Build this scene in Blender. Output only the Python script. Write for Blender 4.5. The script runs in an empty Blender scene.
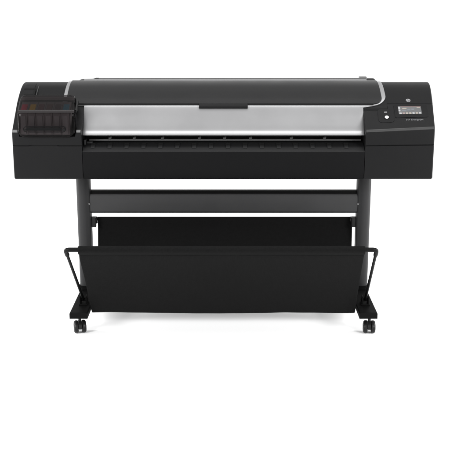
import bpy, bmesh, math, random
from mathutils import Vector, Matrix, noise

random.seed(7)
S = bpy.context.scene
COL = S.collection
R = math.radians

# ------------------------------------------------------------------ materials
def nodes_of(m):
    m.use_nodes = True
    nt = m.node_tree
    return nt, nt.nodes['Principled BSDF']

def plastic(name, base, rough=0.45, spec=0.3, metallic=0.0, grain=0.0, grain_scale=900.0, vary=0.06, coat=0.0):
    m = bpy.data.materials.new(name)
    nt, p = nodes_of(m)
    p.inputs['Metallic'].default_value = metallic
    p.inputs['Specular IOR Level'].default_value = spec
    if coat:
        p.inputs['Coat Weight'].default_value = coat
        p.inputs['Coat Roughness'].default_value = 0.12
    tc = nt.nodes.new('ShaderNodeTexCoord')
    n1 = nt.nodes.new('ShaderNodeTexNoise'); n1.inputs['Scale'].default_value = 9.0; n1.inputs['Detail'].default_value = 6.0
    nt.links.new(tc.outputs['Object'], n1.inputs['Vector'])
    mr = nt.nodes.new('ShaderNodeMapRange')
    mr.inputs['To Min'].default_value = rough - vary; mr.inputs['To Max'].default_value = rough + vary
    nt.links.new(n1.outputs['Fac'], mr.inputs['Value']); nt.links.new(mr.outputs['Result'], p.inputs['Roughness'])
    mx = nt.nodes.new('ShaderNodeMix'); mx.data_type = 'RGBA'
    a = [c * 0.93 for c in base] + [1]; b = [c * 1.07 for c in base] + [1]
    mx.inputs[6].default_value = a; mx.inputs[7].default_value = b
    nt.links.new(n1.outputs['Fac'], mx.inputs[0]); nt.links.new(mx.outputs[2], p.inputs['Base Color'])
    if grain:
        n2 = nt.nodes.new('ShaderNodeTexNoise'); n2.inputs['Scale'].default_value = grain_scale; n2.inputs['Detail'].default_value = 3.0
        nt.links.new(tc.outputs['Object'], n2.inputs['Vector'])
        bp = nt.nodes.new('ShaderNodeBump'); bp.inputs['Strength'].default_value = grain; bp.inputs['Distance'].default_value = 0.0006
        nt.links.new(n2.outputs['Fac'], bp.inputs['Height']); nt.links.new(bp.outputs['Normal'], p.inputs['Normal'])
    return m

def smoked(name, tint):
    m = bpy.data.materials.new(name); m.use_nodes = True
    nt = m.node_tree; nt.nodes.clear()
    out = nt.nodes.new('ShaderNodeOutputMaterial')
    tr = nt.nodes.new('ShaderNodeBsdfTransparent'); tr.inputs['Color'].default_value = (*tint, 1)
    gl = nt.nodes.new('ShaderNodeBsdfGlossy'); gl.inputs['Roughness'].default_value = 0.16; gl.inputs['Color'].default_value = (0.30, 0.29, 0.29, 1)
    fr = nt.nodes.new('ShaderNodeFresnel'); fr.inputs['IOR'].default_value = 1.3
    mx = nt.nodes.new('ShaderNodeMixShader')
    nt.links.new(fr.outputs[0], mx.inputs[0]); nt.links.new(tr.outputs[0], mx.inputs[1]); nt.links.new(gl.outputs[0], mx.inputs[2])
    nt.links.new(mx.outputs[0], out.inputs[0])
    return m

def emissive(name, col, strength, base=None):
    m = bpy.data.materials.new(name)
    nt, p = nodes_of(m)
    p.inputs['Base Color'].default_value = (*(base or col), 1)
    p.inputs['Emission Color'].default_value = (*col, 1); p.inputs['Emission Strength'].default_value = strength
    p.inputs['Roughness'].default_value = 0.3; p.inputs['Specular IOR Level'].default_value = 0.2
    return m

def fabric(name, base):
    m = bpy.data.materials.new(name)
    nt, p = nodes_of(m)
    p.inputs['Roughness'].default_value = 0.9; p.inputs['Specular IOR Level'].default_value = 0.08
    tc = nt.nodes.new('ShaderNodeTexCoord')
    w1 = nt.nodes.new('ShaderNodeTexWave'); w1.bands_direction = 'X'; w1.inputs['Scale'].default_value = 140; w1.inputs['Distortion'].default_value = 1.0
    w2 = nt.nodes.new('ShaderNodeTexWave'); w2.bands_direction = 'Z'; w2.inputs['Scale'].default_value = 140; w2.inputs['Distortion'].default_value = 1.0
    for w in (w1, w2): nt.links.new(tc.outputs['Object'], w.inputs['Vector'])
    ad = nt.nodes.new('ShaderNodeMath'); ad.operation = 'ADD'
    nt.links.new(w1.outputs['Fac'], ad.inputs[0]); nt.links.new(w2.outputs['Fac'], ad.inputs[1])
    bp = nt.nodes.new('ShaderNodeBump'); bp.inputs['Strength'].default_value = 0.6; bp.inputs['Distance'].default_value = 0.0012
    nt.links.new(ad.outputs[0], bp.inputs['Height']); nt.links.new(bp.outputs['Normal'], p.inputs['Normal'])
    n = nt.nodes.new('ShaderNodeTexNoise'); n.inputs['Scale'].default_value = 120; n.inputs['Detail'].default_value = 8; n.inputs['Roughness'].default_value = 0.7
    nt.links.new(tc.outputs['Object'], n.inputs['Vector'])
    mx = nt.nodes.new('ShaderNodeMix'); mx.data_type = 'RGBA'
    mx.inputs[6].default_value = (*[c * 0.35 for c in base], 1); mx.inputs[7].default_value = (*[c * 1.75 for c in base], 1)
    nt.links.new(n.outputs['Fac'], mx.inputs[0]); nt.links.new(mx.outputs[2], p.inputs['Base Color'])
    return m

M = {}
M['housing'] = plastic('black housing plastic', (0.0030, 0.0030, 0.0032), 0.46, 0.085, grain=0.25)
M['apron'] = plastic('black apron plastic', (0.0022, 0.0022, 0.0024), 0.5, 0.055, grain=0.2)
M['platen'] = plastic('charcoal platen plastic', (0.0065, 0.0065, 0.0067), 0.42, 0.12)
M['dark'] = plastic('matt black interior', (0.004, 0.004, 0.004), 0.7, 0.08)
M['rubber'] = plastic('black caster nylon', (0.004, 0.004, 0.004), 0.38, 0.18)
M['cover'] = plastic('charcoal cover plastic', (0.0028, 0.0028, 0.0030), 0.36, 0.165, grain=0.2)
M['silver'] = plastic('silver paint', (0.240, 0.240, 0.243), 0.37, 0.4, metallic=0.78, grain=0.08, grain_scale=1500, vary=0.03)
M['leg'] = plastic('charcoal powder coat', (0.0115, 0.0115, 0.0120), 0.45, 0.17, grain=0.4, grain_scale=1200)
M['beam'] = plastic('charcoal beam paint', (0.019, 0.019, 0.0195), 0.5, 0.20, grain=0.4, grain_scale=1200)
M['foot'] = plastic('black powder coat', (0.0025, 0.0025, 0.0025), 0.55, 0.04, grain=0.5, grain_scale=1200)
M['rod'] = plastic('black tube paint', (0.0022, 0.0022, 0.0022), 0.42, 0.07)
M['bolt'] = plastic('zinc bolt', (0.35, 0.35, 0.35), 0.3, 0.5, metallic=1.0)
M['glossblack'] = plastic('gloss black panel', (0.0020, 0.0020, 0.0022), 0.35, 0.06)
M['edge'] = plastic('grey highlight and bracket', (0.08, 0.08, 0.08), 0.3, 0.3)  # paints the corner highlights; one rear bracket shares it
M['crease'] = plastic('crease highlight and clip plastic', (0.020, 0.020, 0.020), 0.38, 0.2)  # paler than the housing to paint its crease highlight; clips share it
M['bar'] = plastic('grey roller bar', (0.045, 0.045, 0.045), 0.35, 0.3)
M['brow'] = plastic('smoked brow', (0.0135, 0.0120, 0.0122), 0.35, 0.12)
M['rear'] = plastic('dark rear plastic', (0.006, 0.006, 0.006), 0.5, 0.1)
M['greyprint'] = plastic('grey print', (0.11, 0.11, 0.113), 0.5, 0.2)
M['mark'] = plastic('silver mark', (0.17, 0.17, 0.175), 0.4, 0.3)
M['fabric'] = fabric('black woven fabric', (0.0026, 0.0026, 0.0026))
M['smoke'] = smoked('smoked clear plastic', (0.27, 0.25, 0.255))
M['cart'] = plastic('grey cartridge plastic', (0.20, 0.195, 0.195), 0.5, 0.3)
M['cartdark'] = plastic('dark cartridge plastic', (0.155, 0.145, 0.145), 0.5, 0.3)
for n, c in (('red', (0.42, 0.05, 0.08)), ('yellow', (0.50, 0.32, 0.03)), ('maroon', (0.13, 0.06, 0.065)), ('brown', (0.12, 0.075, 0.07)), ('black', (0.07, 0.05, 0.05)), ('blue', (0.05, 0.22, 0.30))):
    M['ink_' + n] = plastic(n + ' ink label', c, 0.5, 0.3)
M['scr'] = emissive('screen glass', (0.16, 0.165, 0.17), 0.55, (0.02, 0.02, 0.02))
M['scr_blue'] = emissive('screen blue', (0.18, 0.21, 0.25), 0.75, (0.02, 0.02, 0.02))
M['scr_bar'] = emissive('screen title bar', (0.20, 0.10, 0.09), 0.7, (0.02, 0.02, 0.02))
M['scr_white'] = emissive('screen white', (0.70, 0.70, 0.71), 0.75, (0.02, 0.02, 0.02))
M['scr_warm'] = emissive('screen warm icon', (0.55, 0.48, 0.40), 0.8, (0.02, 0.02, 0.02))
M['scr_red'] = emissive('screen red icon', (0.50, 0.33, 0.31), 0.7, (0.02, 0.02, 0.02))
M['lamp'] = emissive('lit button', (0.95, 0.95, 0.95), 0.75, (0.6, 0.6, 0.6))
M['lamp_dim'] = emissive('dim indicator', (0.4, 0.4, 0.4), 0.3, (0.12, 0.12, 0.12))

# ------------------------------------------------------------------ helpers
ROOT_Y = 0.28
root = bpy.data.objects.new('wide_format_printer', None)
COL.objects.link(root); root.location = (0, ROOT_Y, 0)
root['label'] = 'black wide format printer with silver front band on wheeled stand with fabric catch basket'
root['category'] = 'printer'

def finish(name, bm, mats, parent=None, bevel=0.0, seg=3, smooth=True, angle=35, label=None):
    bmesh.ops.recalc_face_normals(bm, faces=bm.faces[:])
    me = bpy.data.meshes.new(name); bm.to_mesh(me); bm.free()
    if not isinstance(mats, (list, tuple)): mats = [mats]
    for mm in mats: me.materials.append(mm)
    o = bpy.data.objects.new(name, me); COL.objects.link(o)
    if parent is None: parent = root
    o.parent = parent
    if parent is root: o.location = (0, -ROOT_Y, 0)
    if smooth:
        for p in me.polygons: p.use_smooth = True
    if bevel:
        b = o.modifiers.new('bevel', 'BEVEL'); b.width = bevel; b.segments = seg; b.limit_method = 'ANGLE'; b.angle_limit = R(28); b.harden_normals = False
        w = o.modifiers.new('wn', 'WEIGHTED_NORMAL'); w.keep_sharp = True
    elif smooth:
        try: me.set_sharp_from_angle(angle=R(angle))
        except Exception: pass
    if label: o['label'] = label
    return o

def add_box(bm, c, s, rot=None, mat=0):
    m = Matrix.Translation(Vector(c)) @ (rot.to_4x4() if rot else Matrix.Identity(4)) @ Matrix.Diagonal((s[0], s[1], s[2], 1))
    r = bmesh.ops.create_cube(bm, size=1.0, matrix=m)
    for v in r['verts']:
        for f in v.link_faces: f.material_index = mat
    return r['verts']

def add_cyl(bm, p0, p1, r0, r1=None, n=32, mat=0):
    p0, p1 = Vector(p0), Vector(p1); d = p1 - p0
    q = d.to_track_quat('Z', 'Y').to_matrix().to_4x4()
    m = Matrix.Translation((p0 + p1) / 2) @ q
    r = bmesh.ops.create_cone(bm, cap_ends=True, segments=n, radius1=r0, radius2=r0 if r1 is None else r1, depth=d.length, matrix=m)
    for v in r['verts']:
        for f in v.link_faces: f.material_index = mat
    return r['verts']

def loft(bm, secs, cap=True, closed=True, mat=0):
    rings = [[bm.verts.new(p) for p in s] for s in secs]
    n = len(rings[0])
    for a, b in zip(rings, rings[1:]):
        for i in range(n if closed else n - 1):
            j = (i + 1) % n
            f = bm.faces.new((a[i], a[j], b[j], b[i])); f.material_index = mat
    if cap and closed:
        bm.faces.new(rings[0]).material_index = mat; bm.faces.new(rings[-1]).material_index = mat
    return rings

def tube(bm, path, r, n=20, mat=0):
    path = [Vector(p) for p in path]; secs = []
    up = Vector((0, 0.31, 0.95))
    for i, p in enumerate(path):
        t = (path[min(i + 1, len(path) - 1)] - path[max(i - 1, 0)]).normalized()
        a = t.cross(up)
        if a.length < 1e-3: a = t.cross(Vector((1, 0, 0)))
        a.normalize(); b = t.cross(a).normalized()
        if i and a.dot(pa) < 0: a, b = -a, -b
        pa = a
        rr = r[i] if isinstance(r, (list, tuple)) else r
        secs.append([p + a * math.cos(2 * math.pi * k / n) * rr + b * math.sin(2 * math.pi * k / n) * rr for k in range(n)])
    loft(bm, secs)

def fillet(pts, rad, n=8):
    pts = [Vector(p) for p in pts]; out = [pts[0]]
    for i in range(1, len(pts) - 1):
        a, b, c = pts[i - 1], pts[i], pts[i + 1]
        da, dc = (a - b).normalized(), (c - b).normalized()
        p0, p2 = b + da * rad, b + dc * rad
        for k in range(n + 1):
            t = k / n
            out.append(p0 * (1 - t) ** 2 + b * 2 * t * (1 - t) + p2 * t * t)
    out.append(pts[-1]); return out

def smooth_curve(pts, n=6):
    """Catmull-Rom through 2-D points"""
    out = []
    P = [pts[0]] + list(pts) + [pts[-1]]
    for i in range(1, len(P) - 2):
        p0, p1, p2, p3 = P[i - 1], P[i], P[i + 1], P[i + 2]
        for k in range(n):
            t = k / n
            out.append(tuple(0.5 * ((2 * p1[j]) + (-p0[j] + p2[j]) * t + (2 * p0[j] - 5 * p1[j] + 4 * p2[j] - p3[j]) * t * t + (-p0[j] + 3 * p1[j] - 3 * p2[j] + p3[j]) * t ** 3) for j in range(2)))
    out.append(tuple(pts[-1])); return out

def sec(x, prof): return [(x, y, z) for y, z in prof]

# ------------------------------------------------------------------ the setting
bm = bmesh.new()
bmesh.ops.create_circle(bm, cap_ends=True, segments=64, radius=220)
me = bpy.data.meshes.new('floor'); bm.to_mesh(me); bm.free()
mf = bpy.data.materials.new('white studio floor'); nt, p = nodes_of(mf)
p.inputs['Base Color'].default_value = (0.9, 0.9, 0.9, 1); p.inputs['Roughness'].default_value = 0.9; p.inputs['Specular IOR Level'].default_value = 0.1
n1 = nt.nodes.new('ShaderNodeTexNoise'); n1.inputs['Scale'].default_value = 3
mr = nt.nodes.new('ShaderNodeMapRange'); mr.inputs['To Min'].default_value = 0.85; mr.inputs['To Max'].default_value = 0.95
nt.links.new(n1.outputs['Fac'], mr.inputs['Value']); nt.links.new(mr.outputs['Result'], p.inputs['Roughness'])
me.materials.append(mf)
fl = bpy.data.objects.new('floor', me); COL.objects.link(fl); fl['kind'] = 'structure'

# ------------------------------------------------------------------ side housings
CR = 0.909          # height of the front crease
def slope(f): return (0.125 * f, CR + (1.005 - CR) * f)
# lower front, bottom, back are shared; every profile below has the same number of points
BACK = [(0.40, 1.058), (0.56, 1.030), (0.58, 1.00), (0.58, 0.709)]
def prof_full(dz=0.0, sm=0.0):
    return [(0.004, 0.7015), (0.0, 0.7055), (0.0, 0.8430 + sm), (0.006, 0.8440 + sm), (0.006, 0.8462 + sm), (0.0, 0.8472 + sm), (0.0, CR - 0.010 + dz), (0.0025, CR + dz),
            (0.0405, 0.9405 + dz * 0.7), (0.087, 0.9790 + dz * 0.27), (0.1180, 1.0050), (0.1205, 1.0030), (0.1228, 1.0095), (0.18, 1.0435), (0.22, 1.0625), (0.25, 1.0725), (0.28, 1.0780), (0.31, 1.0792), (0.34, 1.0755)] + BACK
def prof_shoulder(dz=0.0, sm=0.0):
    p = prof_full(dz, sm)
    for i, q in zip(range(10, 19), [(0.0915, 0.9815), (0.0975, 0.9910), (0.110, 1.0010), (0.135, 1.0170), (0.160, 1.0320), (0.18, 1.0400), (0.20, 1.02), (0.3, 0.985), (0.34, 0.965)]): p[i] = q
    p[19] = (0.40, 0.965); p[20] = (0.56, 0.965); p[21] = (0.579, 0.960)
    return p
def prof_recess():
    p = prof_full()
    for i, q in zip(range(6, 14), [(0.0, 0.884), (0.075, 0.886), (0.080, 0.92), (0.085, 0.95), (0.095, 0.975), (0.115, 0.995), (0.130, 1.000), (0.132, 1.0095)]): p[i] = q
    p[13] = (0.1335, 1.0100)
    return p

# right housing
bm = bmesh.new()
def rz(x): return 0.014 * (x - 0.595) / 0.288
def rs(x): return 0.004 * (x - 0.595) / 0.288
secs = [sec(x, prof_shoulder(rz(x), rs(x))) for x in (0.597, 0.64, 0.699)] + [sec(x, prof_full(rz(x), rs(x))) for x in (0.7005, 0.76, 0.82, 0.881)]
# rounded outer end
flare = lambda s: [(x + 0.09 * min(max(y, 0), 0.3), y, z) for x, y, z in s]
secs[-1] = flare(secs[-1])
secs += [flare(q) for q in [[(0.8840, y + (0.0012 if y < 0.3 else -0.0012), z - (0.0012 if z > 0.8 else -0.0012)) for y, z in prof_full(rz(.88), rs(.88))],
         [(0.8865, y + (0.004 if y < 0.3 else -0.004), z - (0.004 if z > 0.8 else -0.004)) for y, z in prof_full(rz(.88), rs(.88))]]]
loft(bm, secs)
RH = finish('control_housing', bm, M['housing'], bevel=0.0022, seg=2)

# left housing (mirror order), with the ink bay cut into it
bm = bmesh.new()
def Lend(x, k): return [(x, y + (k if y < 0.3 else -k), z - (k if z > 0.8 else -k)) for y, z in prof_full()]
secs = [Lend(-0.8885, 0.004), Lend(-0.8865, 0.0012), sec(-0.883, prof_full()), sec(-0.8595, prof_full()), sec(-0.8580, prof_recess()), sec(-0.75, prof_recess()), sec(-0.6915, prof_recess())]
pr = prof_recess(); ps = prof_shoulder()
mix = pr[:10] + ps[10:]
mix[10:15] = [(0.112, 0.976), (0.116, 0.974), (0.12, 0.972), (0.13, 0.968), (0.17, 0.966)]; mix[15:19] = [(0.2, 0.966), (0.25, 0.966), (0.3, 0.966), (0.34, 0.966)]
ps[10:19] = [(0.0985, 0.9915), (0.105, 0.9985), (0.110, 0.9985), (0.114, 0.990), (0.13, 0.968), (0.17, 0.966), (0.2, 0.966), (0.3, 0.966), (0.34, 0.966)]
secs += [sec(-0.690, mix), sec(-0.6235, mix), sec(-0.622, ps), sec(-0.597, ps)]
for k in range(4): secs[k] = [(x + 0.005 * min(max(y, 0), 0.3), y, z) for x, y, z in secs[k]]
loft(bm, secs)
LH = finish('ink_housing', bm, M['housing'], bevel=0.0022, seg=2)

# finger slot on the seam of the ink housing
bm = bmesh.new()
pts = [(-0.822, 0.8445), (-0.80, 0.8462), (-0.70, 0.8462), (-0.697, 0.8440), (-0.72, 0.8395), (-0.79, 0.8405)]
loft(bm, [[(x, -0.0012, z) for x, z in pts], [(x, 0.008, z) for x, z in pts]])
finish('finger_slot', bm, M['dark'], LH, smooth=False)

# hatch with seam lines on top of the ink housing
def on_top(y):  # height of the housing's curved top
    P = prof_full(); P = P[12:19]
    for (a, b), (c, d) in zip(P, P[1:]):
        if a <= y <= c: return b + (d - b) * (y - a) / (c - a)
    return P[-1][1]
bm = bmesh.new()
ys = [0.172 + i * (0.27 - 0.172) / 12 for i in range(13)]
secs = []
for yy in ys:
    z = on_top(yy)
    secs.append([(-0.868, yy, z - 0.004), (-0.868, yy, z + 0.0022), (-0.826, yy, z + 0.0022), (-0.826, yy, z - 0.004)])
loft(bm, secs)
finish('hatch', bm, M['housing'], LH, bevel=0.0012, seg=2)
bm = bmesh.new()
secs = []
for yy in [0.205 + i * (0.214 - 0.205) / 2 for i in range(3)]:
    z = on_top(yy); secs.append([(-0.869, yy, z - 0.003), (-0.869, yy, z + 0.0031), (-0.819, yy, z + 0.0031), (-0.819, yy, z - 0.003)])
loft(bm, secs)
secs = []
for yy in [0.150 + i * (0.2045 - 0.150) / 6 for i in range(7)]:
    z = on_top(yy); secs.append([(-0.8265, yy, z - 0.003), (-0.8265, yy, z + 0.0029), (-0.8185, yy, z + 0.0029), (-0.8185, yy, z - 0.003)])
loft(bm, secs)
finish('hatch_gap', bm, M['dark'], LH, smooth=False)
bm = bmesh.new()
secs = []
for yy in [0.150 + i * (0.24 - 0.150) / 8 for i in range(9)]:
    z = on_top(yy); secs.append([(-0.812, yy, z - 0.003), (-0.812, yy, z + 0.0020), (-0.809, yy, z + 0.0020), (-0.809, yy, z - 0.003)])
loft(bm, secs)
finish('trim_rib', bm, M['crease'], LH, smooth=False)

# pale strips painting in the crease highlight on the ink and control sides
def highlight_strip(name, x0, x1, par, dz0=0, dz1=0):
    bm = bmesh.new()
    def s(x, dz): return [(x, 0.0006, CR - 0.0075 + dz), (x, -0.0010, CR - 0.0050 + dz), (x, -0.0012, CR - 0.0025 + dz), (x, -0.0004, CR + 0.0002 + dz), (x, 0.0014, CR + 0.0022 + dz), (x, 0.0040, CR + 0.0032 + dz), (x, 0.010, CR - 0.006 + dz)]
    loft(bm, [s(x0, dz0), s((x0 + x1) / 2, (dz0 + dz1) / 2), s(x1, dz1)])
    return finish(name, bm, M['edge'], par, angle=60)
highlight_strip('corner_highlight', -0.886, -0.8645, LH)
highlight_strip('corner_highlight', -0.6175, -0.600, LH)

CRR = highlight_strip('crease_highlight', 0.5985, 0.8835, RH, rz(0.600), rz(0.8835)); CRR.data.materials[0] = M['crease']

# ------------------------------------------------------------------ ink cartridges and smoked cover
inks = ['red', 'yellow', 'maroon', 'brown', 'black', 'blue']
names = {'red': 'ink cartridge with red label', 'yellow': 'ink cartridge with yellow label', 'maroon': 'ink cartridge with dull maroon label', 'brown': 'ink cartridge with brownish label', 'black': 'ink cartridge with blackish label', 'blue': 'ink cartridge with blue label'}
for k, ink in enumerate(inks):
    x = -0.8395 + k * 0.0352
    bm = bmesh.new()
    pf = [(0.010, 0.889), (0.010, 0.981), (0.090, 1.0180), (0.095, 1.010), (0.070, 0.889)]
    loft(bm, [sec(x - 0.0172, pf), sec(x + 0.0172, pf)])
    c = finish('ink_cartridge', bm, M['cartdark'], bevel=0.0008, seg=1, label=names[ink])
    bm = bmesh.new()
    add_box(bm, (x, 0.009, 0.932), (0.022, 0.003, 0.078))
    finish('front_label', bm, M['cart'], c, bevel=0.0008, seg=1)
    bm = bmesh.new()
    d = Vector((0, 0.080, 0.0370)).normalized(); rot = Matrix(((1, 0, 0), (0, d.y, -d.z), (0, d.z, d.y)))
    add_box(bm, (x, 0.0420, 0.9970), (0.024, 0.060, 0.004), rot)
    finish('colour_label', bm, M['ink_' + ink], c, bevel=0.0008, seg=1)

# cover: a bowed sheet with thickness, rounded lower corners
cov = smooth_curve([(-0.010, 0.881), (-0.014, 0.900), (-0.0145, 0.945), (-0.0130, 0.978), (-0.005, 0.9935), (0.010, 1.0005), (0.060, 1.0205), (0.105, 1.039), (0.122, 1.044), (0.1335, 1.040)], 5)
XL, XR = -0.8620, -0.6190
bm = bmesh.new()
def cover_span(i):
    y, z = cov[i]; a = 0.0
    h = z - 0.881; r = 0.022
    if h < r: a = r - math.sqrt(max(0, r * r - (r - h) ** 2))
    u = (y - 0.0) / 0.1335
    a2 = 0.0
    if y > 0.095: a2 = 0.022 - math.sqrt(max(0, 0.022 ** 2 - (0.022 * min(1, (y - 0.095) / 0.040)) ** 2))
    return XL + max(a, a2) - 0.010 * max(0, u), XR - max(a, a2) - 0.016 * max(0, u)
NX = 24
def normal2(P, i):
    a, b = P[max(i - 1, 0)], P[min(i + 1, len(P) - 1)]
    t = Vector((b[0] - a[0], b[1] - a[1])).normalized(); return (-t.y, t.x)
grid = []
for i, (y, z) in enumerate(cov):
    x0, x1 = cover_span(i); row = []
    for k in range(NX + 1):
        t = k / NX; tt = 0.5 - 0.5 * math.cos(math.pi * t)
        x = x0 + (x1 - x0) * tt
        e = min(x - x0, x1 - x); rr = 0.012
        back = 0.0
        rr = 0.016
        if e < rr: back = rr - math.sqrt(max(0, rr * rr - (rr - e) ** 2))
        n = normal2(cov, i)
        row.append(bm.verts.new((x, y - n[0] * back, z - n[1] * back)))
    grid.append(row)
for a, b in zip(grid, grid[1:]):
    for k in range(NX): bm.faces.new((a[k], a[k + 1], b[k + 1], b[k]))
bmesh.ops.recalc_face_normals(bm, faces=bm.faces[:])
IC = finish('ink_cover', bm, M['smoke'], label='smoked translucent cover over the ink cartridges')
# end walls of the cover
for side in (0, 1):
    bm = bmesh.new()
    idx = [i for i in range(len(cov)) if 6 < i < len(cov) - 6]
    def rim(i, k):
        x = cover_span(i)[side]; n = normal2(cov, i); return (x + (0.0004 if side == 0 else -0.0004), cov[i][0] - n[0] * k, cov[i][1] - n[1] * k)
    for i, j in zip(idx, idx[1:]):
        bm.faces.new([bm.verts.new(q) for q in (rim(i, 0.0118), rim(j, 0.0118), rim(j, 0.034), rim(i, 0.034))])
    bmesh.ops.remove_doubles(bm, verts=bm.verts[:], dist=1e-5)
    o = finish('side_wall', bm, M['glossblack'], IC); sm = o.modifiers.new('t', 'SOLIDIFY'); sm.thickness = 0.003
# dark lining below the rear half of the cover
bm = bmesh.new()
idx = [i for i in range(len(cov)) if cov[i][0] > 0.082]
loft(bm, [[(x, cov[i][0] - normal2(cov, i)[0] * k, cov[i][1] - normal2(cov, i)[1] * k) for x, k in ((-0.862, 0.007), (-0.638, 0.007), (-0.638, 0.014), (-0.862, 0.014))] for i in idx])
finish('bay_lining', bm, M['cartdark'], IC, smooth=False)
# raised brow along the cover's bend, paler to paint in its highlight
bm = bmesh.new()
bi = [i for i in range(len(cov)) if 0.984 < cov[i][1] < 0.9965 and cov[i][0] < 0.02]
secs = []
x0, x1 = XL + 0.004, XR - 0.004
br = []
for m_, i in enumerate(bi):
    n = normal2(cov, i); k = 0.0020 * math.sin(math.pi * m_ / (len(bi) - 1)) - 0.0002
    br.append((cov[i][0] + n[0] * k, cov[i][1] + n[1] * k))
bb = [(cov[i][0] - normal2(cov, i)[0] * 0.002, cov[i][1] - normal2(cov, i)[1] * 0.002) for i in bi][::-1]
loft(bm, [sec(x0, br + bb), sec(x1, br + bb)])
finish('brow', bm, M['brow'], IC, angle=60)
# grip groove, below the paler line painted at the bend
bm = bmesh.new()
def capsule(x0, x1, z, h, n=10):
    out = []
    for k in range(n + 1):
        a = math.pi / 2 + math.pi * k / n; out.append((x0 + h / 2 + math.cos(a) * h / 2, z + math.sin(a) * h / 2))
    for k in range(n + 1):
        a = -math.pi / 2 + math.pi * k / n; out.append((x1 - h / 2 + math.cos(a) * h / 2, z + math.sin(a) * h / 2))
    return out
o_ = capsule(-0.836, -0.658, 0.9175, 0.026); i_ = capsule(-0.8335, -0.6605, 0.9175, 0.021)
A = [bm.verts.new((x, -0.0172, z)) for x, z in o_]; B = [bm.verts.new((x, -0.0172, z)) for x, z in i_]
A2 = [bm.verts.new((x, -0.0135, z)) for x, z in o_]; B2 = [bm.verts.new((x, -0.0135, z)) for x, z in i_]
n = len(A)
for i in range(n):
    j = (i + 1) % n
    bm.faces.new((A[i], A[j], B[j], B[i])); bm.faces.new((A[i], A[j], A2[j], A2[i])); bm.faces.new((B[i], B[j], B2[j], B2[i]))
finish('grip_outline', bm, M['glossblack'], IC)
bm = bmesh.new()
cp = capsule(-0.825, -0.678, 0.9185, 0.013)
loft(bm, [[(x, -0.0185, z) for x, z in cp], [(x, -0.0135, z) for x, z in cp]])
finish('grip_bar', bm, M['glossblack'], IC, bevel=0.001, seg=2)
for xx, rr in ((-0.6675, 0.0062), (-0.829, 0.0045)):
    bm = bmesh.new()
    add_cyl(bm, (xx, -0.0185, 0.9150), (xx, -0.0135, 0.9150), rr, n=24)
    finish('grip_hole', bm, M['dark'], IC)
# hinge block on the right end of the cover
bm = bmesh.new()
d = Vector((0, 0.048, 0.0245)).normalized(); rot = Matrix(((1, 0, 0), (0, d.y, -d.z), (0, d.z, d.y)))
add_box(bm, (-0.6195, 0.056, 1.004), (0.008, 0.075, 0.016), rot)
finish('hinge', bm, M['rubber'], IC, bevel=0.003)

# ------------------------------------------------------------------ centre: chassis, silver frame, lid
bm = bmesh.new()
pf = [(0.02, 0.712), (0.578, 0.712), (0.578, 1.0), (0.55, 1.02), (0.38, 1.045), (0.28, 1.05), (0.19, 1.015), (0.135, 0.975), (0.135, 0.862), (0.080, 0.840), (0.02, 0.808)]
loft(bm, [sec(-0.5965, pf), sec(0.5965, pf)])
finish('chassis', bm, M['dark'], smooth=False)

SIL = smooth_curve([(0.0300, 0.8885), (0.0345, 0.8900), (0.0480, 0.9005), (0.0585, 0.916), (0.068, 0.938), (0.080, 0.966), (0.091, 0.986), (0.103, 1.0015), (0.120, 1.0130), (0.145, 1.0285), (0.18, 1.0475), (0.22, 1.0655), (0.25, 1.0750), (0.28, 1.0803), (0.31, 1.0815), (0.34, 1.0775), (0.40, 1.061)], 6)
def silver_w(y, side):
    W = 0.6985 if side > 0 else 0.6895
    base = 0.5955
    y0 = 0.0965
    if side < 0: return base if y < 0.112 else W
    if y <= y0: return base
    t = min(1, (y - y0) / 0.062)
    return base + (W - base) * (0.5 * (1 - (1 - t) ** 12) + 0.5 * (1 - (1 - t) ** 2))
bm = bmesh.new(); rows = []
for i, (y, z) in enumerate(SIL):
    a, b = -silver_w(y, -1), silver_w(y, 1)
    xs = [a + (b - a) * k / 60 for k in range(61)]
    rows.append([bm.verts.new((x, y, z)) for x in xs])
for a, b in zip(rows, rows[1:]):
    for k in range(60): bm.faces.new((a[k], a[k + 1], b[k + 1], b[k]))
SF = finish('front_band', bm, M['silver'], angle=60, label='silver band below the dark lid')
sm = SF.modifiers.new('t', 'SOLIDIFY'); sm.thickness = 0.004; sm.offset = -1
bv = SF.modifiers.new('b', 'BEVEL'); bv.width = 0.0012; bv.segments = 2; bv.limit_method = 'ANGLE'

# lid
LID = [(y, z) for y, z in SIL if 0.1075 <= y <= 0.395]
bm = bmesh.new(); rows_t, rows_b = [], []
def arc(i): return sum((Vector(LID[k + 1]) - Vector(LID[k])).length for k in range(i))
for i, (y, z) in enumerate(LID):
    n = normal2(LID, i); s_ = arc(i)
    xl, xr = -0.6745, 0.6800
    r = 0.040; ins = 0.0
    if s_ < r: ins = r - math.sqrt(max(0, r * r - (r - s_) ** 2))
    if y > 0.30: ins = max(ins, 0.0)
    e = 0.0052
    a, b = xl + ins, xr - ins
    xs = [a + (b - a) * k / 60 for k in range(61)]
    rows_t.append([bm.verts.new((x, y + n[0] * e, z + n[1] * e)) for x in xs])
    rows_b.append([bm.verts.new((x, y + n[0] * 0.0008, z + n[1] * 0.0008)) for x in xs])
def quads(rows):
    for a, b in zip(rows, rows[1:]):
        for k in range(len(a) - 1): bm.faces.new((a[k], a[k + 1], b[k + 1], b[k]))
quads(rows_t); quads(rows_b)
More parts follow.
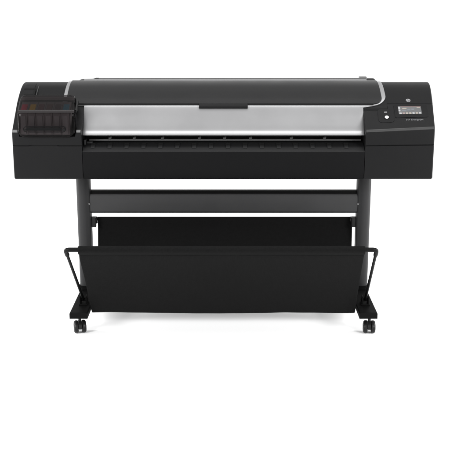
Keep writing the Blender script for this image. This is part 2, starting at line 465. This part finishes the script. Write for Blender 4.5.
for T, B in ((rows_t, rows_b),):
    for k in range(60):
        bm.faces.new((T[0][k], T[0][k + 1], B[0][k + 1], B[0][k])); bm.faces.new((T[-1][k], T[-1][k + 1], B[-1][k + 1], B[-1][k]))
    for i in range(len(T) - 1):
        bm.faces.new((T[i][0], T[i + 1][0], B[i + 1][0], B[i][0])); bm.faces.new((T[i][-1], T[i + 1][-1], B[i + 1][-1], B[i][-1]))
LIDO = finish('lid', bm, M['cover'], bevel=0.0016, seg=2, label='dark grey curved lid')
# dark seal at the lid's front edge, painting in its gap shadow
bm = bmesh.new()
i0 = 0; y, z = LID[0]; n = normal2(LID, 0)
t = Vector((LID[1][0] - LID[0][0], LID[1][1] - LID[0][1])).normalized()
prof = [(y - t.x * 0.0045 + n[0] * 0.0003, z - t.y * 0.0045 + n[1] * 0.0003), (y - t.x * 0.0045 + n[0] * 0.0030, z - t.y * 0.0045 + n[1] * 0.0030), (y + n[0] * 0.0036, z + n[1] * 0.0036), (y + t.x * 0.002, z + t.y * 0.002)]
loft(bm, [sec(-0.6345, prof), sec(0.640, prof)])
finish('edge_shadow', bm, M['dark'], LIDO, smooth=False)
# lid handle tab
bm = bmesh.new()
def tabp(s, h):  # s metres down the band from the lid edge
    acc = 0; pts = [q for q in SIL if q[0] <= LID[0][0] + 1e-6][::-1]
    for a, b in zip(pts, pts[1:]):
        L = (Vector(b) - Vector(a)).length
        if acc + L >= s:
            f = (s - acc) / L; y = a[0] + (b[0] - a[0]) * f; z = a[1] + (b[1] - a[1]) * f
            tt = (Vector(a) - Vector(b)).normalized(); return (y - tt.y * h, z + tt.x * h)
        acc += L
top = [(y + normal2(LID, 3)[0] * 0.006, z + normal2(LID, 3)[1] * 0.006) for y, z in [LID[3]]]
prof = [tabp(0.0005, 0.0010), tabp(0.0225, 0.0010), tabp(0.0230, 0.004), tabp(0.0215, 0.0085), tabp(0.014, 0.0092), tabp(0.0005, 0.0078)]
loft(bm, [sec(-0.105, prof), sec(0.103, prof)])
finish('handle_tab', bm, M['housing'], LIDO, bevel=0.002, seg=3)

bm = bmesh.new()  # thin pale strip standing just above the lid's back edge
pf = [(0.322, 1.066), (0.322, 1.0865), (0.326, 1.0885), (0.338, 1.0885), (0.342, 1.0865), (0.342, 1.066)]
loft(bm, [sec(-0.625, pf), sec(0.640, pf)])
finish('back_strip', bm, M['silver'], LIDO, bevel=0.001, seg=2, label='thin silver strip along the back of the lid')

# rear roll cover behind the lid with its two brackets
bm = bmesh.new()
pf = [(0.405, 1.02), (0.405, 1.070), (0.425, 1.0790), (0.45, 1.0815), (0.48, 1.079), (0.53, 1.052), (0.53, 1.02)]
def scl(k): return [(y, 1.02 + (z - 1.02) * k) for y, z in pf]
loft(bm, [sec(-0.672, scl(0.80)), sec(-0.655, scl(0.93)), sec(-0.60, scl(0.97)), sec(-0.597, pf), sec(0.690, pf), sec(0.697, scl(0.9))])
RC = finish('rear_roll_cover', bm, M['rear'], bevel=0.002, seg=2)
bm = bmesh.new(); add_box(bm, (-0.583, 0.452, 1.074), (0.018, 0.03, 0.018)); add_box(bm, (-0.568, 0.452, 1.072), (0.022, 0.02, 0.018))
finish('bracket', bm, M['leg'], RC, bevel=0.003)
bm = bmesh.new(); add_box(bm, (0.640, 0.452, 1.076), (0.034, 0.034, 0.028)); add_box(bm, (0.631, 0.452, 1.073), (0.022, 0.02, 0.018))
finish('bracket', bm, M['edge'], RC, bevel=0.004)
bm = bmesh.new(); add_box(bm, (-0.022, 0.452, 1.072), (0.062, 0.03, 0.017))
finish('latch', bm, M['dark'], RC, bevel=0.002)

# ------------------------------------------------------------------ paper exit, platen, apron
bm = bmesh.new()
pf = smooth_curve([(0.0015, 0.8205), (0.006, 0.8235), (0.030, 0.8365), (0.056, 0.8475), (0.062, 0.8478)], 4)
pf = pf + [(0.066, 0.843), (0.080, 0.842), (0.080, 0.828), (0.004, 0.812)]
loft(bm, [sec(-0.5955, pf), sec(0.5955, pf)])
PL = finish('output_platen', bm, M['platen'], bevel=0.0012, seg=2)
d = Vector((0, 0.024, 0.0125)).normalized(); rot = Matrix(((1, 0, 0), (0, d.y, -d.z), (0, d.z, d.y)))
for k in range(16):
    x = -0.5545 + k * 0.07165
    bm = bmesh.new()
    add_box(bm, (x, 0.0285, 0.8370), (0.019, 0.021, 0.0055), rot)
    add_box(bm, (x, 0.0445, 0.8452), (0.021, 0.007, 0.0060), rot, mat=1)
    finish('paper_guide', bm, [M['platen'], M['dark']], PL, bevel=0.0022, seg=2)
# corner block of the output slot on the ink side
bm = bmesh.new()
add_box(bm, (-0.570, 0.055, 0.851), (0.026, 0.022, 0.010)); add_box(bm, (-0.588, 0.045, 0.855), (0.009, 0.04, 0.022))
finish('slot_stop', bm, M['platen'], PL, bevel=0.003)

bm = bmesh.new()
add_cyl(bm, (-0.575, 0.080, 0.8565), (0.588, 0.080, 0.8565), 0.0040, n=20)
RB = finish('exit_bar', bm, M['bar'])
for px in (-0.487, -0.383, -0.262, -0.104, 0.004, 0.115, 0.290, 0.432):
    bm = bmesh.new()
    add_box(bm, (px, 0.082, 0.8625), (0.012, 0.012, 0.012)); add_box(bm, (px + 0.004, 0.083, 0.869), (0.008, 0.009, 0.006))
    finish('roller_clip', bm, M['crease'], RB, bevel=0.002, seg=2)
bm = bmesh.new()
add_cyl(bm, (-0.59, 0.112, 0.872), (0.592, 0.112, 0.872), 0.011, n=24)
finish('feed_roller', bm, M['rubber'])

bm = bmesh.new()
pf = smooth_curve([(0.0035, 0.8185), (0.0010, 0.8165), (0.0010, 0.79), (0.0015, 0.76), (0.003, 0.73), (0.007, 0.7055), (0.012, 0.6995)], 4) + [(0.03, 0.6995), (0.03, 0.8165)]
loft(bm, [sec(-0.5955, pf), sec(0.5955, pf)])
finish('front_apron', bm, M['apron'], bevel=0.001, seg=2)
bm = bmesh.new(); add_box(bm, (0, 0.30, 0.7080), (1.18, 0.50, 0.006))
finish('bottom_tray', bm, M['dark'], smooth=False)

# ------------------------------------------------------------------ control panel
def slopeR(x, f, h=0.0):
    """point on the sloping control face: f=0 at the crease, 1 at the seam; h metres above it"""
    y0, z0 = 0.0025, CR + rz(x); y1, z1 = 0.1180, 1.0050
    t = Vector((0, y1 - y0, z1 - z0)).normalized(); n = Vector((0, -t.z, t.y))
    return Vector((x, y0 + (y1 - y0) * f, z0 + (z1 - z0) * f)) + n * h
def plate(bm, x0, x1, f0, f1, h0, h1, rad=0.0, mat=0, nseg=6):
    L = 0.157
    pts = []
    w, l = (x1 - x0), (f1 - f0) * L
    r = min(rad, w / 2.01, l / 2.01)
    if r <= 0: pts = [(x0, f0), (x1, f0), (x1, f1), (x0, f1)]
    else:
        for cx, cy, a0 in ((x1 - r, f0 * L + r, -90), (x1 - r, f1 * L - r, 0), (x0 + r, f1 * L - r, 90), (x0 + r, f0 * L + r, 180)):
            for k in range(nseg + 1):
                a = R(a0 + 90 * k / nseg); pts.append((cx + r * math.cos(a), (cy + r * math.sin(a)) / L))
    a = [bm.verts.new(slopeR(x, f, h0)) for x, f in pts]; b = [bm.verts.new(slopeR(x, f, h1)) for x, f in pts]
    n = len(pts)
    for i in range(n): bm.faces.new((a[i], a[(i + 1) % n], b[(i + 1) % n], b[i])).material_index = mat
    bm.faces.new(b).material_index = mat
    bm.faces.new(a).material_index = mat
bm = bmesh.new(); plate(bm, 0.727, 0.868, 0.44, 0.962, -0.002, 0.0016, 0.008)
finish('screen_bezel', bm, M['glossblack'], RH, bevel=0.0006, seg=2)
bm = bmesh.new(); plate(bm, 0.655, 0.7225, 0.27, 0.80, -0.002, 0.0012, 0.016)
finish('button_pad', bm, M['glossblack'], RH, bevel=0.0006, seg=2)
bm = bmesh.new()
plate(bm, 0.7445, 0.8420, 0.575, 0.900, 0.0, 0.0024, 0, 0)
plate(bm, 0.7565, 0.8415, 0.872, 0.898, 0.0024, 0.0027, 0, 2)
plate(bm, 0.7600, 0.7780, 0.700, 0.745, 0.0024, 0.0027, 0, 1)
plate(bm, 0.7820, 0.7960, 0.715, 0.770, 0.0024, 0.0027, 0, 1)
plate(bm, 0.7620, 0.7800, 0.790, 0.830, 0.0024, 0.0027, 0, 4)
plate(bm, 0.8000, 0.8120, 0.735, 0.790, 0.0024, 0.0027, 0, 1)
plate(bm, 0.8240, 0.8390, 0.835, 0.862, 0.0024, 0.0027, 0, 4)
for f0, f1 in ((0.785, 0.870), (0.690, 0.760)): plate(bm, 0.7455, 0.7530, f0, f1, 0.0024, 0.0027, 0.002, 3)
for k, mi in enumerate((3, 5, 4, 4, 3, 4, 3)):
    x = 0.7470 + k * 0.0138
    plate(bm, x, x + 0.0095, 0.580, 0.640, 0.0024, 0.0027, 0.002, mi)
finish('display', bm, [M['scr'], M['scr_blue'], M['scr_bar'], M['scr_white'], M['scr_warm'], M['scr_red']], RH, smooth=False)
def disc(bm, x, f, rx, ry, h0, h1, n=28):
    L = 0.157
    a = [bm.verts.new(slopeR(x + rx * math.cos(2 * math.pi * k / n), f + ry * math.sin(2 * math.pi * k / n) / L, h0)) for k in range(n)]
    b = [bm.verts.new(slopeR(x + rx * math.cos(2 * math.pi * k / n), f + ry * math.sin(2 * math.pi * k / n) / L, h1)) for k in range(n)]
    for i in range(n): bm.faces.new((a[i], a[(i + 1) % n], b[(i + 1) % n], b[i]))
    bm.faces.new(a); bm.faces.new(b)
bm = bmesh.new(); disc(bm, 0.691, 0.468, 0.0125, 0.0125, 0.0, 0.0022)
finish('button_ring', bm, M['dark'], RH)
bm = bmesh.new(); disc(bm, 0.691, 0.468, 0.0080, 0.0080, 0.0, 0.0042)
finish('power_button', bm, M['lamp'], RH, bevel=0.0008, seg=2)
bm = bmesh.new(); plate(bm, 0.6825, 0.6955, 0.655, 0.688, 0.0, 0.0022, 0.0025)
finish('indicator', bm, M['lamp_dim'], RH)

def text_mesh(name, body, size, origin, xdir, ydir, mat, parent, extrude=0.0003, shear=0.0, width=None, align='CENTER'):
    cu = bpy.data.curves.new(name, 'FONT'); cu.body = body; cu.size = size; cu.extrude = extrude; cu.align_x = align; cu.align_y = 'CENTER'; cu.shear = shear
    tmp = bpy.data.objects.new(name + '_tmp', cu); COL.objects.link(tmp)
    bpy.context.view_layer.update()
    me = bpy.data.meshes.new_from_object(tmp.evaluated_get(bpy.context.evaluated_depsgraph_get()))
    bpy.data.objects.remove(tmp); bpy.data.curves.remove(cu)
    me.name = name
    xd, yd = Vector(xdir).normalized(), Vector(ydir).normalized(); zd = xd.cross(yd)
    xs = [v.co.x for v in me.vertices]; k = 1.0
    if width: k = width / (max(xs) - min(xs))
    for v in me.vertices:
        c = v.co.copy(); v.co = Vector(origin) + xd * c.x * k + yd * c.y + zd * c.z
    me.materials.clear(); me.materials.append(mat)
    o = bpy.data.objects.new(name, me); COL.objects.link(o); o.parent = parent
    return o
t = (slopeR(0.8, 1) - slopeR(0.8, 0)).normalized()
xd = (slopeR(0.85, 0.35) - slopeR(0.77, 0.35)).normalized()
text_mesh('model_lettering', 'HP Designjet', 0.0115, slopeR(0.8075, 0.345, 0.0005), xd, t, M['greyprint'], RH, width=0.072)
# round emblem above the seam
P = prof_full()[12:14]; a = Vector((0, P[0][0], P[0][1])); b = Vector((0, P[1][0], P[1][1])); t2 = (b - a).normalized(); n2 = Vector((0, -t2.z, t2.y))
ec = a + (b - a) * 0.27; ec.x = 0.794
bm = bmesh.new(); add_cyl(bm, ec - n2 * 0.001, ec + n2 * 0.0010, 0.0098, n=40)
EM = finish('emblem', bm, M['mark'], RH)
text_mesh('emblem_lettering', 'hp', 0.0165, ec + n2 * 0.0012 + t2 * 0.0008, (1, 0, 0), t2, M['dark'], RH, shear=0.3)

# ------------------------------------------------------------------ stand
LX = 0.645; LY = 0.332
def ring(cx, cy, z, a, b, n=40, e=2.8):
    out = []
    for k in range(n):
        t = 2 * math.pi * k / n; c, s = math.cos(t), math.sin(t)
        out.append((cx + a * math.copysign(abs(c) ** (2 / e), c), cy + b * math.copysign(abs(s) ** (2 / e), s), z))
    return out
FZ = 0.1165
for sx in (-1, 1):
    bm = bmesh.new()
    loft(bm, [ring(sx * LX, LY, z, 0.0325, 0.040) for z in (FZ - 0.002, 0.25, 0.45, 0.6, 0.709)])
    lg = finish('leg', bm, M['leg'], angle=50)
    bm = bmesh.new()
    dv = Vector((-sx * 0.8, -0.6, 0))
    c = Vector((sx * (LX - 0.0270), LY - 0.0315, 0.523))
    add_cyl(bm, c - dv * 0.003, c + dv * 0.0022, 0.0042, 0.0034, n=16)
    finish('bolt', bm, M['bolt'], lg)
    bm = bmesh.new()
    loft(bm, [ring(sx * LX, LY, z, a, b, e=4) for z, a, b in ((FZ, 0.0365, 0.058), (FZ + 0.009, 0.0365, 0.058), (FZ + 0.013, 0.034, 0.046))])
    finish('base_flange', bm, M['foot'], lg)
    bm = bmesh.new()
    loft(bm, [ring(sx * LX, LY, z, a, b, e=5) for z, a, b in ((0.688, 0.034, 0.044), (0.6925, 0.038, 0.055), (0.7065, 0.038, 0.055))])
    finish('top_flange', bm, M['foot'], lg)

bm = bmesh.new()
pf = [(0.312, 0.4795), (0.308, 0.486), (0.306, 0.520), (0.308, 0.556), (0.313, 0.5665), (0.322, 0.5685), (0.352, 0.5685), (0.352, 0.4765), (0.318, 0.4765)]
loft(bm, [sec(-0.617, pf), sec(0.617, pf)])
CB = finish('crossbar', bm, M['beam'], bevel=0.0015, seg=2)
bm = bmesh.new()
pf = [(0.320, 0.5690), (0.320, 0.5800), (0.345, 0.5815), (0.358, 0.576), (0.358, 0.5690)]
loft(bm, [sec(-0.616, pf), sec(0.616, pf)])
finish('top_rail', bm, M['foot'], CB, bevel=0.001, seg=2)

for sx in (-1, 1):
    cx = sx * 0.6315 - (0.001 if sx < 0 else 0)
    bm = bmesh.new()
    def fs(y, w, zt, zb=0.0895): return [(cx - w, y, zb), (cx - w, y, zt - 0.003), (cx - w + 0.003, y, zt), (cx + w - 0.003, y, zt), (cx + w, y, zt - 0.003), (cx + w, y, zb)]
    loft(bm, [fs(-0.045, 0.0395, 0.1135), fs(-0.041, 0.0395, FZ), fs(0.14, 0.039, FZ), fs(0.55, 0.039, FZ), fs(0.616, 0.0395, FZ), fs(0.62, 0.0395, 0.1135)])
    finish('foot', bm, M['foot'], bevel=0.0015, seg=2)

def caster(x, y, yaw):
    T = Matrix.Translation((x, y, 0)) @ Matrix.Rotation(yaw, 4, 'Z')
    bm = bmesh.new()
    add_cyl(bm, (0, 0, 0.050), (0, 0, 0.092), 0.0065, n=20)
    add_cyl(bm, (0, 0, 0.078), (0, 0, 0.0893), 0.011, 0.014, n=24)
    # hood between the two wheels
    pts = []
    for k in range(15):
        a = R(-10 + 200 * k / 14); pts.append((0.0 + 0.0285 * math.cos(a) + 0.0, 0.0295 + 0.0285 * math.sin(a)))
    pts += [(-0.008, 0.018), (0.008, 0.018)]
    loft(bm, [[(xx, p, q) for p, q in pts] for xx in (-0.0068, 0.0068)])
    bmesh.ops.transform(bm, matrix=T, verts=bm.verts[:])
    c = finish('caster', bm, M['rubber'], bevel=0.0012, seg=2)
    for s in (-1, 1):
        bm = bmesh.new()
        pr_ = [(0.0085, 0.0), (0.0085, 0.0262), (0.0105, 0.0290), (0.019, 0.0290), (0.0235, 0.0272), (0.0265, 0.0225), (0.0270, 0.0165), (0.0255, 0.0150), (0.0255, 0.0075), (0.0275, 0.0060), (0.0278, 0.0)]
        n = 40; rings = []
        for w, rr in pr_:
            rings.append([(s * w, rr * math.cos(2 * math.pi * k / n), 0.029 + rr * math.sin(2 * math.pi * k / n)) for k in range(n)])
        rings[0] = [(s * 0.0085, 0.001 * math.cos(2 * math.pi * k / n), 0.029 + 0.001 * math.sin(2 * math.pi * k / n)) for k in range(n)]
        rings[-1] = [(s * 0.0278, 0.001 * math.cos(2 * math.pi * k / n), 0.029 + 0.001 * math.sin(2 * math.pi * k / n)) for k in range(n)]
        loft(bm, rings)
        bmesh.ops.transform(bm, matrix=T, verts=bm.verts[:])
        finish('wheel', bm, M['rubber'], c, angle=40)
caster(-0.6385, 0.024, R(14)); caster(0.6460, 0.020, R(-3)); caster(-0.640, 0.565, R(160)); caster(0.640, 0.565, R(200))

# ------------------------------------------------------------------ catch basket
pl = Vector((-0.6265, 0.078, 0.137)); prt = Vector((0.632, 0.074, 0.137))
el = Vector((-0.6435, -0.240, 0.4590)); er = Vector((0.6235, -0.240, 0.4590))
bm = bmesh.new()
tube(bm, fillet([pl, el, er, prt], 0.020, 10), 0.0064, 20)
BF = finish('basket_frame', bm, M['rod'], angle=60)
for e, o_, dn in ((el, Vector((1, 0, 0)), pl), (er, Vector((-1, 0, 0)), prt)):
    bm = bmesh.new()
    dd = (dn - e).normalized()
    tube(bm, fillet([e + o_ * 0.085, e, e + dd * 0.045], 0.018, 10), 0.0092, 20)
    finish('elbow', bm, M['rod'], BF, angle=60)
for pv in (pl, prt):
    bm = bmesh.new()
    add_box(bm, (pv.x, pv.y, FZ + 0.003), (0.038, 0.050, 0.006))
    add_box(bm, (pv.x - 0.014, pv.y, FZ + 0.020), (0.006, 0.032, 0.040)); add_box(bm, (pv.x + 0.014, pv.y, FZ + 0.020), (0.006, 0.032, 0.040))
    add_cyl(bm, (pv.x - 0.019, pv.y, pv.z), (pv.x + 0.019, pv.y, pv.z), 0.007, n=20)
    finish('pivot_bracket', bm, M['foot'], BF, bevel=0.0015, seg=2)

BY, BZ = 0.362, 0.4365
bm = bmesh.new(); add_cyl(bm, (-0.618, BY, BZ), (0.618, BY, BZ), 0.0075, n=20)
BR = finish('rear_rod', bm, M['rod'])
for sx in (-1, 1):
    bm = bmesh.new()
    add_box(bm, (sx * 0.6035, BY - 0.030, BZ - 0.006), (0.020, 0.026, 0.048)); add_cyl(bm, (sx * 0.590, BY - 0.004, BZ - 0.004), (sx * 0.612, BY - 0.004, BZ - 0.004), 0.017, n=24)
    finish('rod_clamp', bm, M['rubber'], BR, bevel=0.003)

# fabric sling: one continuous cloth from the rear rod, down, and up round the front rod
prof = []
for k in range(9):
    a = R(-60 + 240 * k / 8); prof.append((BY + 0.0105 * math.cos(a), BZ + 0.0105 * math.sin(a), 0.5955))
prof += [(BY - 0.0095, BZ - 0.025, 0.5955), (BY - 0.009, BZ - 0.032, 0.5955), (BY - 0.012, BZ - 0.06, 0.5955), (0.325, 0.30, 0.594), (0.285, 0.20, 0.590), (0.235, 0.125, 0.587), (0.17, 0.088, 0.585), (0.115, 0.0765, 0.585), (0.080, 0.0765, 0.586), (0.058, 0.0800, 0.5865)]
FY, FZR = -0.240, 0.4590
fr = 0.0145
d = (Vector((FY, FZR)) - Vector((0.052, 0.088))).normalized(); nn = Vector((-d.y, d.x))   # nn points to the camera side
if nn.x > 0: nn = -nn
s0 = Vector((0.050, 0.089)); s1 = Vector((FY, FZR)) - d * 0.034 + nn * 0.004
for k in range(15):
    q = s0 + (s1 - s0) * (k / 14); sag = math.sin(math.pi * k / 14) * 0.006
    prof.append((q.x - nn.x * sag, q.y - nn.y * sag, 0.5875 - 0.0035 * k / 14))
q = Vector((FY, FZR)) - d * 0.0305 + nn * 0.0005; prof.append((q.x, q.y, 0.584))
q = Vector((FY, FZR)) - d * 0.0275 + nn * 0.0005; prof.append((q.x, q.y, 0.584))
q = Vector((FY, FZR)) - d * 0.0235 + nn * 0.0105; prof.append((q.x, q.y, 0.584))
a0 = math.atan2(nn.y, nn.x) + R(30)
for k in range(12):
    a = a0 - R(250) * k / 11
    prof.append((FY + fr * math.cos(a), FZR + fr * math.sin(a), 0.584))
NXF = 110
bm = bmesh.new(); rows = []
for i, (y, z, w) in enumerate(prof):
    row = []
    for k in range(NXF + 1):
        t = -1 + 2 * k / NXF
        front = 24 if False else 0
        off = -0.008 * max(0, min(1, (0.1 - y) / 0.3)) + 0.006 * max(0, min(1, (y - 0.2) / 0.15))
        x = t * w + off
        amp = 0.0
        if 9 <= i: amp = 0.0055
        if i >= len(prof) - 15: amp = 0.0008
        v = noise.noise(Vector((x * 3.1, y * 5 + 3, z * 2.0))) * amp + noise.noise(Vector((x * 11, y * 9, z * 7 + 4))) * amp * 0.3
        drop = 0
        if 13 < i < 24: drop = -0.002 * math.cos(t * 1.5)
        row.append(bm.verts.new((x, y + v, z + v * 0.6 + drop)))
    rows.append(row)
for a, b in zip(rows, rows[1:]):
    for k in range(NXF): bm.faces.new((a[k], a[k + 1], b[k + 1], b[k]))
FB = finish('basket_fabric', bm, M['fabric'], angle=80, label='black fabric sling of the catch basket')
sm = FB.modifiers.new('t', 'SOLIDIFY'); sm.thickness = 0.0018; sm.offset = 0
ss = FB.modifiers.new('s', 'SUBSURF'); ss.levels = 1; ss.render_levels = 1

# ------------------------------------------------------------------ camera
cam = bpy.data.cameras.new('camera'); co = bpy.data.objects.new('camera', cam); COL.objects.link(co)
co.location = (0.006, -3.995, 1.534); co.rotation_euler = (R(90 - 14.5), 0, 0)
cam.sensor_width = 36; cam.lens = 36 * 960 / 450; cam.clip_start = 0.05; cam.clip_end = 1000
S.camera = co

# ------------------------------------------------------------------ studio light: white surround plus added unseen lamps
w = bpy.data.worlds.new('World'); S.world = w; w.use_nodes = True
bg = w.node_tree.nodes['Background']; bg.inputs['Color'].default_value = (1, 1, 1, 1); bg.inputs['Strength'].default_value = 1.15
def added_lamp(name, loc, target, sx, sy, power, col=(1, 1, 1)):
    l = bpy.data.lights.new(name, 'AREA'); l.shape = 'RECTANGLE'; l.size = sx; l.size_y = sy; l.energy = power; l.color = col
    o = bpy.data.objects.new(name, l); COL.objects.link(o); o.location = loc
    o.rotation_euler = (Vector(target) - Vector(loc)).to_track_quat('-Z', 'Y').to_euler()
    return o
added_lamp('overhead_fill_lamp', (0, 0.1, 3.3), (0, 0.15, 0.8), 3.6, 0.7, 60)  # added unseen lamp that brightens the silver band's lower lip
for sx in (-1, 1):
    added_lamp('front_fill_lamp', (sx * 2.9, -3.0, 1.75), (0, 0.05, 0.15), 1.4, 1.0, 190)  # added unseen fill that whitens the floor shadow under the basket
    added_lamp('floor_fill_lamp', (sx * 3.2, 0.1, 1.1), (0, 0.2, 0.0), 0.5, 1.8, 95)  # added side fill, out of view, clearing the shadow below the printer

S.render.engine = 'CYCLES'
S.cycles.use_denoising = True
S.cycles.max_bounces = 10; S.cycles.transparent_max_bounces = 12
S.view_settings.view_transform = 'Standard'; S.view_settings.look = 'None'; S.view_settings.exposure = 0; S.view_settings.gamma = 1
